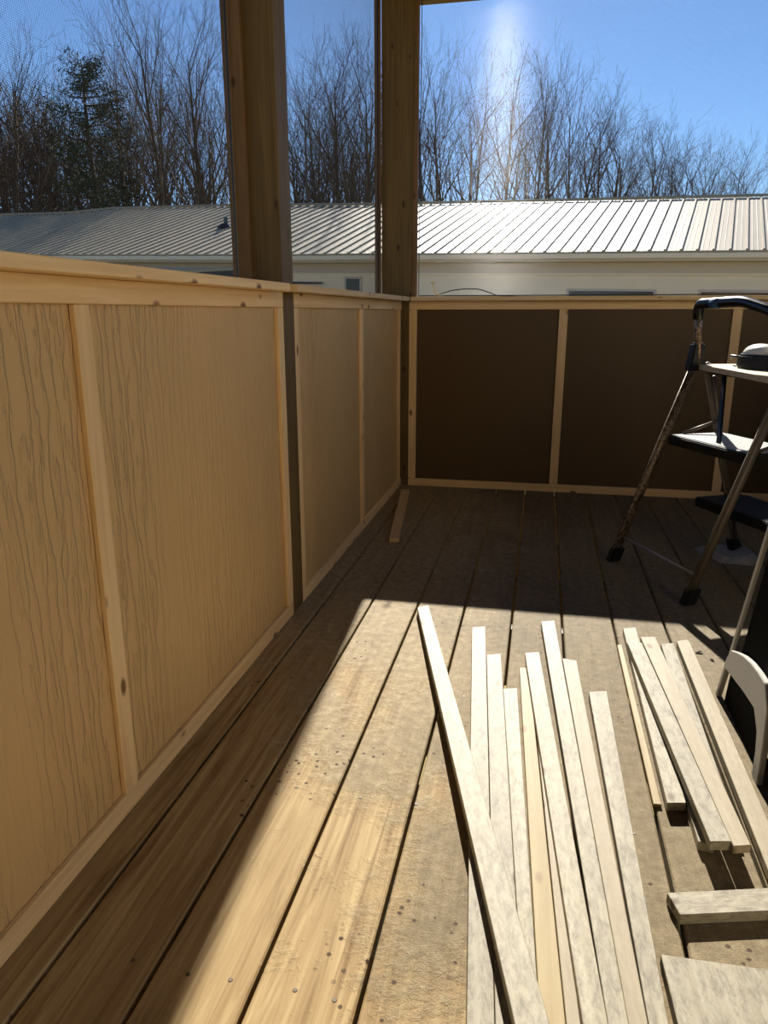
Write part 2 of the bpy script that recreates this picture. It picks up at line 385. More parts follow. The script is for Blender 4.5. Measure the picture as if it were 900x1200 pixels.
# insect screens: real woven wires
def screen(o3, du, dv, W, Hh, label, pitch=.0035, r=.00016):
    """wires spanning W along du and Hh along dv, from corner o3"""
    root = empty('insect_screen', o3, label, 'screen'); du, dv = Vector(du), Vector(dv)
    b = bmesh.new(); TT = [k*math.pi/4 for k in range(8)]
    def wire(a, c):
        d = (c-a).normalized(); u = d.cross(du.cross(dv)).normalized(); v = d.cross(u)
        A = [b.verts.new(a+(u*math.cos(t)+v*math.sin(t))*r) for t in TT]
        B = [b.verts.new(c+(u*math.cos(t)+v*math.sin(t))*r) for t in TT]
        for k in range(8): b.faces.new((A[k], A[(k+1) % 8], B[(k+1) % 8], B[k]))
    n = int(Hh/pitch)
    for i in range(n+1): wire(dv*(i*Hh/n), dv*(i*Hh/n)+du*W)
    n = int(W/pitch)
    for i in range(n+1): wire(du*(i*W/n), du*(i*W/n)+dv*Hh)
    obj('mesh', b, M['screen'], root, smooth=True)
    b = bmesh.new(); tube(b, [(0, 0, 0), du*W, du*W+dv*Hh, dv*Hh], .0035, 6, closed=True)
    s = obj('spline', b, M['black'], root)
    return root
HS = H0-ZC-.012
screen((-.112, -3.905, ZC+.006), (0, 1, 0), (0, 0, 1), 2.155, HS, 'insect screen in the left opening nearest the viewer, before the first post')
screen((-.112, -1.625, ZC+.006), (0, 1, 0), (0, 0, 1), 1.60, HS, 'narrow looking insect screen between the left post and the corner post')
screen((.0755, .045, ZC+.006), (1, 0, 0), (0, 0, 1), 2.03, HS, 'wide insect screen in the back opening right of the corner post')

# ================================================================== WOOD STRIPS ON THE DECK
def strip(fl, fr, nl, nr, zf, zn, th, mat, label, grp=None, name='wood_strip', cut=0):
    """four top corners (metres) and the top height at far and near end; grain along local X"""
    fl, fr, nl, nr = [Vector((a[0], a[1], z)) for a, z in ((fl, zf), (fr, zf), (nl, zn), (nr, zn))]
    c = (fl+fr+nl+nr)/4; x = ((fl+fr)/2-(nl+nr)/2).normalized(); y = Vector((0, 0, 1)).cross(x).normalized(); z = x.cross(y)
    m = Matrix.Identity(4)
    for i in range(3): m[i][0] = x[i]; m[i][1] = y[i]; m[i][2] = z[i]; m[i][3] = c[i]
    mi = m.inverted(); top = [mi @ p for p in (nl, nr, fr, fl)]
    b = bmesh.new(); hexa(b, [(p.x, p.y, p.z-th) for p in top], top); bevel(b, .0009)
    o = obj(name, b, M[mat]); o.matrix_basis = m
    return tag(o, label, 'wood strip' if name == 'wood_strip' else 'board', grp)
def ext(f, n, y):        # extend the near corner along its edge to a given y
    t = (y-f[1])/(n[1]-f[1]); return (f[0]+(n[0]-f[0])*t, y)
def S(fl, fr, nl, nr, zf, zn, th, mat, label, yend=None):
    if yend: nl, nr = ext(fl, nl, yend), ext(fr, nr, yend)
    return strip(fl, fr, nl, nr, zf, zn, th, mat, label, 'loose wood strips laid out on the deck')
S((.531, -1.751), (.567, -1.738), (.633, -2.934), (.667, -2.927), .018, .018, .017, 'weather', 'leftmost pale strip of the long pile, its far end square and straight', -3.08)
S((.583, -1.913), (.619, -1.900), (.668, -2.927), (.702, -2.920), .018, .018, .017, 'weather', 'mottled grey strip second from left in the long pile', -3.05)
S((.634, -2.082), (.666, -2.071), (.703, -2.920), (.722, -2.916), .018, .018, .017, 'weather', 'pale strip whose far end stops shortest, left of the yellow strip', -3.1)
S((.668, -1.956), (.690, -1.949), (.7225, -2.912), (.7535, -2.904), .012, .012, .011, 'yellowstrip', 'thin yellow strip in the middle of the long pile', -3.06)
S((.6915, -1.929), (.705, -1.925), (.7545, -2.906), (.7715, -2.899), .014, .014, .013, 'strip_tan', 'narrow tan strip right of the yellow one, mostly hidden', -3.1)
S((.679, -1.899), (.715, -1.887), (.773, -2.911), (.803, -2.905), .0262, .0262, .013, 'weather', 'grey mottled strip raised over the yellow strip at its far end', -3.04)
S((.7195, -1.679), (.757, -1.665), (.804, -2.903), (.8285, -2.897), .0215, .0215, .017, 'weather', 'longest strip of the pile, its far end reaching the shadow line', -3.08)
S((.773, -1.893), (.808, -1.900), (.829, -2.893), (.8525, -2.887), .018, .018, .017, 'strip_tan', 'pale tan strip with a rounded far corner, second from right in the long pile', -3.1)
S((.829, -2.056), (.870, -2.043), (.8535, -2.885), (.8775, -2.879), .018, .018, .017, 'weather', 'rightmost strip of the long pile with a dark mottled far end', -3.0)
S((.359, -1.646), (.388, -1.620), (.692, -2.949), (.733, -2.940), .019, .049, .018, 'weather', 'crooked strip lying diagonally across the left side of the long pile', -3.06)
# right hand bunch
S((.943, -1.671), (.978, -1.658), (.942, -2.444), (.975, -2.437), .018, .022, .017, 'weather', 'leftmost strip of the small right bunch, ending before the others')
S((.979, -1.776), (.995, -1.762), (.978, -2.532), (1.003, -2.536), .018, .018, .017, 'weather', 'strip lying on the deck under the raised strips of the right bunch')
S((.939, -1.805), (.976, -1.797), (.984, -2.575), (1.017, -2.568), .036, .054, .017, 'weather', 'raised white strip on top of the right bunch, nearest end overhanging')
S((.9775, -1.757), (1.016, -1.748), (1.0185, -2.576), (1.046, -2.568), .034, .052, .015, 'strip_tan', 'raised tan strip right of the raised white strip in the right bunch')
S((1.030, -1.758), (1.064, -1.746), (1.020, -2.50), (1.050, -2.50), .020, .020, .017, 'weather', 'strip partly under the raised pair, before the outermost tan strip')
S((1.075, -1.728), (1.108, -1.709), (1.071, -2.585), (1.1045, -2.570), .018, .022, .017, 'strip_tan', 'outermost tan strip of the right bunch, beside the black tool stand')
S((.920, -1.76), (.932, -1.755), (.922, -2.43), (.936, -2.43), .007, .007, .006, 'yellowstrip', 'thin yellow strip at the left edge of the small right bunch')
# short stick lying across, raised on one end ; pale sheet offcut
strip((1.30, -2.60), (1.30, -2.553), (.921, -2.702), (.909, -2.661), .0195, .0195, .018, 'weather', 'short pale strip lying crosswise in front of the right bunch', 'loose wood strips laid out on the deck')
strip((.883, -2.779), (1.26, -2.768), (.905, -3.2), (1.26, -3.2), .02, .02, .018, 'weather', 'wide pale board offcut at the lower right corner of the view', None, 'board_offcut')
# scrap in the dark corner
strip((.034, -.17), (.074, -.16), (.139, -.984), (.176, -.976), .018, .018, .017, 'pine', 'single strip lying in shade near the corner post', None)

# ================================================================== CABLE ON THE CAP
cab = empty('cable', (.30, .02, ZC), 'thin black cable arched on the back wall cap beside the corner post', 'cable')
b = bmesh.new(); pts = [(-.135, .0, .004), (-.10, .0, .018), (-.06, 0, .03), (0, 0, .037), (.07, 0, .036), (.12, 0, .020), (.16, 0, .0035), (.24, .01, .003)]
tube(b, fillet(pts, .02, 4), .0025, 6); obj('sheath', b, M['wire'], cab, True)
b = bmesh.new(); tube(b, fillet([(-.112, .0, .006), (-.137, 0, .012), (-.146, 0, .040), (-.153, 0, .068)], .02, 4), .003, 6)
tube(b, [(-.166, 0, .067), (-.153, 0, .063), (-.141, 0, .069)], .003, 6)
obj('connector', b, M['wireend'], cab, True)
# ================================================================== STEP LADDER
LW = Vector((.44436, -.89585, 0)); LN = Vector((.89585, .44436, 0)); F1 = Vector((.972, -1.028, 0)); WID = .42083
def LP(s, d, z): return LW*s + LN*d + Vector((0, 0, z))     # local, relative to F1
lad = empty('step_ladder', F1, 'folding metal step ladder with three treads and a black foam grip', 'ladder')
def rail(s, d0, z0, d1, z1, wd, th, mat):
    a, c = LP(s, d0, z0), LP(s, d1, z1); x = (c-a).normalized(); b = bmesh.new()
    y = LW; zz = x.cross(y); q = lambda p, i, j: p + y*(i*th/2) + zz*(j*wd/2)
    hexa(b, [q(a, -1, -1), q(a, 1, -1), q(a, 1, 1), q(a, -1, 1)], [q(c, -1, -1), q(c, 1, -1), q(c, 1, 1), q(c, -1, 1)]); bevel(b, .006, 3)
    o = obj('rail', b, M[mat], lad, True); return o
rail(0, 0.005, .03, .256, .70, .032, .018, 'steelpaint')
rail(WID, 0.005, .03, .256, .70, .032, .018, 'steel')
rail(.02, .50, .03, .285, .70, .026, .018, 'steel'); rail(WID-.02, .50, .03, .285, .70, .026, .018, 'steel')
for s, d in ((0, 0.0), (WID, 0.0), (.02, .503), (WID-.02, .503)):
    b = bmesh.new(); c = LP(s, d, 0)
    lo = [c+LW*i*.015+LN*j*.022 for i, j in ((-1, -1), (1, -1), (1, 1), (-1, 1))]
    sh = LN*(.018 if d < .1 else -.018)
    hi = [p+Vector((0, 0, .05))+sh for p in lo]; hexa(b, lo, hi); bevel(b, .004, 2); obj('foot', b, M['black'], lad)
# low stretcher bar between the two left rails, seen as a thin line
b = bmesh.new(); tube(b, [LP(0, .035, .085), LP(WID, .035, .085)], .005, 8); obj('stretcher', b, M['alu'], lad, True)
# handle loop : vertical stubs rising from the joint, foam covered crossbar
hp = fillet([LP(.005, .257, .735), LP(.0, .243, .90), LP(.20, .243, .905), LP(WID+.0, .243, .84), LP(WID, .257, .735)], .045, 7)
b = bmesh.new(); tube(b, [LP(.005, .258, .69), LP(.003, .25, .81), LP(0, .247, .86)], .0125, 10); obj('handle_tube', b, M['steelpaint'], lad, True)
b = bmesh.new(); tube(b, [LP(WID, .258, .69), LP(WID, .247, .82)], .0125, 10); obj('handle_tube', b, M['steelpaint'], lad, True)
b = bmesh.new(); tube(b, fillet([LP(.0, .246, .843), LP(0.0, .243, .893), LP(.21, .243, .899), LP(.34, .243, .868), LP(WID, .246, .815)], .035, 7), .017, 12)
obj('foam_grip', b, M['blackgloss'], lad, True)
b = bmesh.new(); tube(b, [LP(.07, .243, .8945), LP(.11, .243, .8955)], .0176, 12); obj('grip_band', b, M['bluetape'], lad, True)
for s in (0, WID):
    b = bmesh.new(); c = LP(s, .262, 0)
    hexa(b, [c+LW*i*.017+LN*j+Vector((0, 0, .672)) for i, j in ((-1, -.040), (1, -.040), (1, .026), (-1, .026))],
            [c+LW*i*.015+LN*j+Vector((0, 0, .765)) for i, j in ((-1, -.026), (1, -.026), (1, .016), (-1, .016))]); bevel(b, .005, 2)
    obj('hinge_cover', b, M['black'], lad)
def tread(d0, d1, z, s0, s1, th, mat_top, ribs=14):
    b = bmesh.new(); k = .03
    pl = [(s0, d0), (s1, d0), (s1+.0, d1-k), (s1-k, d1), (s0+k, d1), (s0, d1-k)]
    hexa(b, [LP(s, d, z-th) for s, d in pl], [LP(s, d, z) for s, d in pl]); bmesh.ops.recalc_face_normals(b, faces=b.faces); bevel(b, .004, 2)
    o = obj('step', b, M['black'], lad)
    b = bmesh.new(); w_ = (d1-d0-.03)/ribs
    for i in range(ribs):
        a = d0+.014+i*w_; lo = [(s0+.016, a), (s1-.016, a), (s1-.016, a+w_*.72), (s0+.016, a+w_*.72)]
        hexa(b, [LP(s, d, z-.002) for s, d in lo], [LP(s, d, z+.002) for s, d in lo])
    bmesh.ops.recalc_face_normals(b, faces=b.faces); t = obj('tread', b, M[mat_top], o)
tread(.165, .385, .455, .015, WID-.015, .034, 'tread')
tread(.30, .50, .225, .02, WID-.02, .034, 'black')
tread(.29, .45, .672, .04, WID-.04, .012, 'black')
for s in (.03, WID-.03):       # folding braces
    b = bmesh.new(); tube(b, [LP(s, .31, .655), LP(s+.0, .355, .50)], .007, 8); tube(b, [LP(s, .355, .50), LP(s, .215, .46)], .006, 8); obj('brace', b, M['steel'], lad, True)
b = bmesh.new(); hexa(b, [LP(s, d, z) for s, d, z in ((.06, .32, .66), (.075, .32, .66), (.245, .19, .46), (.23, .19, .46))], [LP(s, d, z) for s, d, z in ((.06, .328, .66), (.075, .328, .66), (.245, .198, .46), (.23, .198, .46))])
obj('folding_strut', b, M['black'], lad)
# plywood board and the tool on the ladder's top
b = bmesh.new(); pl = [(.004, .262), (.50, .115), (.56, .34), (.055, .47)]
hexa(b, [F1+LP(s, d, .676) for s, d in pl], [F1+LP(s, d, .694) for s, d in pl]); bmesh.ops.recalc_face_normals(b, faces=b.faces); bevel(b, .001)
tag(obj('plywood_board', b, M['ply']), 'small plywood offcut laid on the top of the step ladder', 'board')
tl = empty('power_tool', F1+LP(.25, .30, .6945), 'black hand tool with a rounded white top resting on the plywood offcut', 'tool')
b = bmesh.new(); pts = []
for t in range(20):
    a = 2*math.pi*t/20; pts.append((.085*math.cos(a), .055*math.sin(a)))
pts = [LW*x+LN*y for x, y in pts]
hexa(b, [p+Vector((0, 0, 0)) for p in pts], [p*.94+Vector((0, 0, .044)) for p in pts]); bevel(b, .006, 2); obj('body', b, M['black'], tl)
b = bmesh.new(); bmesh.ops.create_uvsphere(b, u_segments=24, v_segments=12, radius=1)
for v in b.verts: v.co = LW*(v.co.x*.066)+LN*(v.co.y*.042)+Vector((0, 0, .043+max(v.co.z, 0)*.034))
obj('rounded_cover', b, M['white'], tl, True)
b = bmesh.new(); tube(b, fillet([LW*-.08+Vector((0, 0, .03)), LW*-.16+LN*.02+Vector((0, 0, .032)), LW*-.19+LN*.05+Vector((0, 0, .02))], .03, 4), .005, 6); obj('cord', b, M['black'], tl, True)
bx = bmesh.new(); box(bx, -.03, .03, -.02, .02, 0, .06); bevel(bx, .003, 2)
for v in bx.verts: v.co = LW*v.co.x+LN*v.co.y+Vector((0, 0, v.co.z+.034))
sw = obj('switch_housing', bx, M['white'], tl); sw.location = LW*.09+LN*.0
# crumpled paper on the deck under the ladder
b = bmesh.new(); out = [(1.282, -.822), (1.33, -.775), (1.394, -.766), (1.44, -.77), (1.49, -.83), (1.50, -.92), (1.454, -.985), (1.39, -.975), (1.347, -.987), (1.325, -.93), (1.30, -.90)]
cx, cy = 1.39, -.87; cv = b.verts.new((cx, cy, .016)); rings = []
for f, z in ((.35, .012), (.7, .018), (1.0, .001)):
    rings.append([b.verts.new((cx+(x-cx)*f+random.uniform(-.006, .006), cy+(y-cy)*f+random.uniform(-.006, .006), max(.001, z+random.uniform(-.008, .008)*(f < 1)))) for x, y in out])
n = len(out)
for i in range(n):
    b.faces.new((cv, rings[0][i], rings[0][(i+1) % n]))
    for A, B in zip(rings, rings[1:]): b.faces.new((A[i], B[i], B[(i+1) % n], A[(i+1) % n]))
bmesh.ops.recalc_face_normals(b, faces=b.faces); o = obj('crumpled_paper', b, M['rag']); sm = o.modifiers.new('s', 'SOLIDIFY'); sm.thickness = .001; sm.offset = 1
tag(o, 'crumpled pale paper lying on the deck beneath the step ladder', 'paper')

# ================================================================== BLACK TOOL STAND AT THE RIGHT EDGE
ts = empty('tool_stand', (1.12, -2.15, 0), 'black upright tool stand with grey metal edge and arched pale grey foot', 'tool stand')
def TP(x, y, z): return Vector((x-1.12, y+2.15, z))
def prism_x(outline, x0, x1): 
    b = bmesh.new(); hexa(b, [TP(x0, y, z) for y, z in outline], [TP(x1, y, z) for y, z in outline]); bmesh.ops.recalc_face_normals(b, faces=b.faces); return b
b = prism_x([(-2.055, .10), (-2.26, .72), (-2.62, .72), (-2.50, .05), (-2.34, .05), (-2.31, .18), (-2.10, .14)], 1.136, 1.50); bevel(b, .004, 2); obj('body', b, M['darkhole'], ts)
# edge strip: along the rear edge of the side
b = prism_x([(-1.968, 0), (-2.268, .73), (-2.279, .73), (-1.979, 0)], 1.126, 1.135); bevel(b, .002); obj('edge_strip', b, M['alu'], ts)
b = prism_x([(-1.968, 0), (-2.268, .73), (-2.284, .73), (-1.986, 0)], 1.49, 1.51); bevel(b, .002); obj('edge_strip', b, M['alu'], ts)
# arched foot: outer arch outline minus trapezoid opening
outer = [(-1.972, 0), (-2.022, .118), (-2.05, .150), (-2.10, .168), (-2.14, .180), (-2.19, .190), (-2.24, .195), (-2.288, .196), (-2.318, .160), (-2.325, .09), (-2.325, 0)]
inner = [(-1.986, 0), (-2.010, .058), (-2.024, .092), (-2.06, .098), (-2.12, .106), (-2.16, .112), (-2.20, .116), (-2.248, .120), (-2.282, .09), (-2.290, .05), (-2.290, 0)]
b = bmesh.new(); R1 = []
for x in (1.122, 1.134):
    R1.append(([b.verts.new(TP(x, *p)) for p in outer], [b.verts.new(TP(x, *p)) for p in inner]))
for i in range(len(outer)-1):
    for (O, I) in R1: b.faces.new((O[i], O[i+1], I[i+1], I[i]))
    for k in (0, 1): b.faces.new((R1[0][k][i], R1[0][k][i+1], R1[1][k][i+1], R1[1][k][i]))
for e in (0, -1): b.faces.new((R1[0][0][e], R1[0][1][e], R1[1][1][e], R1[1][0][e]))
bmesh.ops.recalc_face_normals(b, faces=b.faces); bevel(b, .002); obj('foot', b, M['greyplast'], ts)
b = prism_x([(-2.02, .085), (-2.25, .11), (-2.28, .0), (-2.0, .0)], 1.1365, 1.145); obj('backing_plate', b, M['darkhole'], ts)
b = prism_x([(-2.30, .20), (-2.33, .16), (-2.40, .0), (-2.52, .0), (-2.50, .2)], 1.15, 1.49); obj('base', b, M['darkhole'], ts)

# ================================================================== LEAVES AND CHIPS ON THE DECK
def leafm(x, y, s, rz, label):
    b = bmesh.new(); pts = [(-1, 0, 0), (-.4, .35, .1), (.2, .42, .25), (1, .1, .1), (.6, -.2, .3), (0, -.45, .15), (-.5, -.3, .05)]
    v = [b.verts.new(Vector(p)*s) for p in pts]; c = b.verts.new(Vector((0, 0, .35))*s)
    for i in range(len(v)): b.faces.new((v[i], v[(i+1) % len(v)], c))
    o = obj('dry_leaf', b, M['leaf'], loc=(x, y, .001)); o.rotation_euler.z = rz; md = o.modifiers.new('s', 'SOLIDIFY'); md.thickness = .0006
    return tag(o, label, 'leaf', 'dry leaves on the deck')
leafm(1.128, -1.752, .012, .4, 'dry curled brown leaf between the right bunch and the tool stand')
leafm(1.152, -1.79, .009, 2.0, 'smaller dry leaf lying just beyond the tool stand foot')
leafm(.925, -1.27, .008, 1.1, 'small leaf scrap on the shaded deck left of the ladder')

# ================================================================== NEIGHBOUR BUILDING
A_ = Vector((.19588, .93436, .29766)).normalized()
B_ = Vector((.98567, -.16667, -.02588)).normalized(); B_ = (B_-A_*B_.dot(A_)).normalized(); N_ = B_.cross(A_).normalized()
SCL = 16.4/14.0
P0 = CAM + (Vector((4.18, 10.36, 1.87))-CAM)*SCL
def RP(u, v, h=0.0): return P0 + B_*u*SCL + A_*v*SCL + N_*h - P0
bld = empty('neighbour_building', P0, 'long low building with ribbed cream metal roof behind the porch', 'building')
EV = lambda u: -.0 + (.056*u if u > -9 else -.50+.026*(u+9))       # eave line
def ridge(u):
    if u > -9.3: return 4.70+.012*u
    if u > -18.0: return 4.98+.012*(u+9.3)
    if u > -19.2: return 4.87-.62*(-18.0-u)/1.2
    return 4.25-.03*(-19.2-u)
U0, U1, SPC = -34.0, 12.0, .26
b = bmesh.new(); us = []
u = U0
while u < U1: us.append(u); u += SPC
prev = None
for u in us:
    row = [b.verts.new(RP(u, EV(u))), b.verts.new(RP(u, ridge(u)))]
    if prev: b.faces.new((prev[0], row[0], row[1], prev[1]))
    prev = row
bmesh.ops.recalc_face_normals(b, faces=b.faces)
rf = obj('roof', b, M['roof'], bld); md = rf.modifiers.new('s', 'SOLIDIFY'); md.thickness = .04; md.offset = -1
b = bmesh.new(); 
for u in us:
    e, r0 = EV(u)-.01, ridge(u)-.02; hw = .018
    lo = [RP(u-hw*1.3, e), RP(u+hw*1.3, e), RP(u+hw*1.3, r0), RP(u-hw*1.3, r0)]; hi = [RP(u-hw*.8, e, .036), RP(u+hw*.8, e, .036), RP(u+hw*.8, r0, .036), RP(u-hw*.8, r0, .036)]
    hexa(b, lo, hi)
    for du in (.087, .173):
        lo = [RP(u+du-.008, e), RP(u+du+.008, e), RP(u+du+.008, r0), RP(u+du-.008, r0)]; hi = [RP(u+du-.004, e, .006), RP(u+du+.004, e, .006), RP(u+du+.004, r0, .006), RP(u+du-.004, r0, .006)]
        hexa(b, lo, hi)
bmesh.ops.recalc_face_normals(b, faces=b.faces); obj('roof_ribs', b, M['roof'], rf)
b = bmesh.new(); tube(b, [RP(u, ridge(u)+.0, .05) for u in (-34, -28, -19.3)]+[RP(-18.0, ridge(-17.99), .05), RP(-13, ridge(-13), .05), RP(-9.2, ridge(-9.29), .05)], .035, 6)
tube(b, [RP(-10.8, ridge(-9.2)+.02, .06), RP(-5, ridge(-5), .05), RP(0, ridge(0), .05), RP(12, ridge(12), .05)], .035, 6); obj('ridge_cap', b, M['roof'], rf)
# back slope so the building is a volume
b = bmesh.new(); prev = None
for u in us[::8]+[us[-1]]:
    q = RP(u, ridge(u)-.02); q2 = q+Vector((A_.x, A_.y, 0)).normalized()*5.2+Vector((0, 0, -1.65)); row = [b.verts.new(q), b.verts.new(q2)]
    if prev: b.faces.new((prev[0], row[0], row[1], prev[1]))
    prev = row
o = obj('rear_roof', b, M['roof'], bld)
# walls, fascia (straight below the eave), slightly inset
Ah = Vector((A_.x, A_.y, 0)).normalized()
def wall(name, u0, u1, inset, z0, z1, mat, th=.05, step=2.0, parent=bld):
    """strip of wall following the eave, z measured down from the eave"""
    b = bmesh.new(); n = max(1, int((u1-u0)/step)); prev = None
    for i in range(n+1):
        u = u0+(u1-u0)*i/n; e = RP(u, EV(u)) + Ah*inset
        row = [b.verts.new(e+Vector((0, 0, -z1))), b.verts.new(e+Vector((0, 0, -z0))), b.verts.new(e+Ah*th+Vector((0, 0, -z0))), b.verts.new(e+Ah*th+Vector((0, 0, -z1)))]
        if prev:
            for k in range(4): b.faces.new((prev[k], row[k], row[(k+1) % 4], prev[(k+1) % 4]))
        else: b.faces.new(row)
        prev = row
    b.faces.new(prev[::-1]); bmesh.ops.recalc_face_normals(b, faces=b.faces)
    return obj(name, b, mat, parent)
wall('fascia', U0, U1-.3, .03, .03, .19, M['soffit'])
wall('gutter', U0, U1-.3, -.05, .045, .14, M['vinyl'], .08)
wall('soffit', U0, U1-.3, .08, .19, .20, M['soffit'], .45)
wall('wall', U0, U1-.6, .45, .19, 3.6, M['vinyl'])
wall('frieze_board', U0, U1-.6, .42, .20, .42, M['soffit'], .029)
wall('trim_band', -7.5, U1-.6, .40, .42, .46, M['vinyl'], .04)
for u0, u1, z0, z1 in ((-9.1, -8.2, .62, .70), (-7.75, -7.35, .50, 1.0), (-17.5, -16.7, .5, 1.2), (-3.2, -1.6, .74, 1.3), (-.9, .6, .74, 1.3), (1.6, 3.2, .74, 1.3)):
    wf_ = wall('window', u0, u1, .415, z0, z1, M['soffit'], .034, 9); wall('pane', u0+.05, u1-.05, .405, z0+.05 if z1-z0 > .2 else z0+.01, z1-.02, M['pane'], .009, 9, wf_)
b = bmesh.new(); q = RP(-12.05, 2.1); 
tube(b, [q, q+Vector((0, 0, .28))], .06, 8); hexa(b, [q+Vector((a*.22-.02, c*.16, -.02)) for a, c in ((-1, -1), (1, -1), (1, 1), (-1, 1))], [q+Vector((a*.08, c*.08, .12)) for a, c in ((-1, -1), (1, -1), (1, 1), (-1, 1))]); obj('roof_vent', b, M['pane'], bld)
# side porch roof at the far left of the building
def back(px, py, D):
    d = f_ + r_*((px-450)/F_PX) - u_*((py-600)/F_PX); return CAM + d*(D/d.y)
pr = empty('side_porch', (-9.0, 11.0, 0), 'small flat roofed side porch with dark edge before the building at left', 'porch')
o3 = Vector((-9.0, 11.0, 0)); q1 = [(-15.5, 10.6, 1.84), (-9.4, 11.9, 1.66), (-6.0, 12.9, 1.86), (-12.0, 14.2, 1.98)]
b = bmesh.new(); hexa(b, [Vector(p)-o3-Vector((0, 0, .05)) for p in q1], [Vector(p)-o3 for p in q1]); bmesh.ops.recalc_face_normals(b, faces=b.faces); obj('roof', b, M['roof'], pr)
b = bmesh.new(); hexa(b, [Vector(p)-o3-Vector((0, 0, .30)) for p in q1], [Vector(p)-o3-Vector((0, 0, .051)) for p in q1]); bmesh.ops.recalc_face_normals(b, faces=b.faces); obj('fascia', b, M['darkmetal'], pr)
for p in q1:
    b = bmesh.new(); x, y = p[0]*.97+(-10.7)*.03, p[1]*.97+12.4*.03; box(b, x-.06-o3.x, x+.06-o3.x, y-.06-o3.y, y+.06-o3.y, -1.0, p[2]-.31); obj('post', b, M['vinyl'], pr)

# ================================================================== TREES
def grow(bm_, rnd, p, d, L, r, lvl, maxl, up, nb):
    """one branch as a bent tapering tube, then its own branches"""
    n = 5 if lvl == 0 else (4 if lvl == 1 else 3); pts = [p.copy()]; rr = [r]; q = p.copy(); dd = d.copy()
    for i in range(n):
        k = .16 if lvl else .07
        dd = (dd + Vector((rnd.uniform(-k, k), rnd.uniform(-k, k), rnd.uniform(-k, k)+(up if lvl else .02)))).normalized()
        q = q+dd*(L/n); pts.append(q.copy()); rr.append(max(.007, r*(1-.85*((i+1)/n)**1.5)))
    tube(bm_, pts, 0, 5 if lvl == 0 else 3, rads=rr, cap=False)
    if lvl >= maxl: return
    cnt = nb[lvl]
    for j in range(cnt):
        t = (.34+.66*(j+rnd.random())/cnt) if lvl == 0 else (.2+.8*(j+rnd.random())/cnt)
        f = t*n; i = min(int(f), n-1); pos = pts[i].lerp(pts[i+1], f-i); ax = (pts[i+1]-pts[i]).normalized()
        side = ax.cross(Vector((rnd.uniform(-1, 1), rnd.uniform(-1, 1), rnd.uniform(-1, 1)))).normalized()
        ang = rnd.uniform(.45, .8) if lvl == 0 else rnd.uniform(.4, .9)
        nd = (ax*math.cos(ang)+side*math.sin(ang)).normalized()
        l2 = L*(.55*(1.15-t*.75)) if lvl == 0 else L*rnd.uniform(.35, .6)
        grow(bm_, rnd, pos, nd, l2, max(.008, r*(1-.7*t)*.5), lvl+1, maxl, up, nb)
def tree_mesh(seed, H, r, nb=(16, 6, 5), up=.10, lean=0.0, maxl=3):
    rnd = random.Random(seed); b = bmesh.new()
    grow(b, rnd, Vector((0, 0, 0)), Vector((lean, 0, 1)).normalized(), H, r, 0, maxl, up, nb); return b
protos = []
for i, (seed, r, nb, up) in enumerate(((1, .26, (13, 6, 5), .10), (2, .22, (14, 6, 5), .08), (3, .28, (12, 7, 5), .12), (4, .20, (14, 6, 4), .07), (5, .24, (15, 5, 5), .10))):
    b = tree_mesh(seed, 16.0, r, nb, up)
    zs = sorted(v.co.z for v in b.verts); zt = zs[int(len(zs)*.995)]; hs = sorted(math.hypot(v.co.x, v.co.y) for v in b.verts); ht = hs[int(len(hs)*.97)]
    for v in b.verts: v.co = Vector((v.co.x*3.0/ht, v.co.y*3.0/ht, v.co.z*16/zt)) if ht > 3.0 else Vector((v.co.x, v.co.y, v.co.z*16/zt))
    me = bpy.data.meshes.new('bare_tree'); b.to_mesh(me); b.free()
    for pl in me.polygons: pl.use_smooth = True
    me.materials.append(M['bark'] if i % 2 == 0 else M['barkgrey']); protos.append(me)
def tree(pxx, D, topy, proto, label, rz=0.0, lean=0.0, wide=1.0, grp='bare trees beyond the building'):
    base = back(pxx, 240, D); H = back(pxx, topy, D).z+1.0
    o = bpy.data.objects.new('bare_tree', protos[proto]); COL.objects.link(o); o.location = (base.x, base.y, -1.0)
    s = H/16.0; o.scale = (s*wide, s*wide, s); o.rotation_euler = (0, lean, rz)
    return tag(o, label, 'tree', grp)
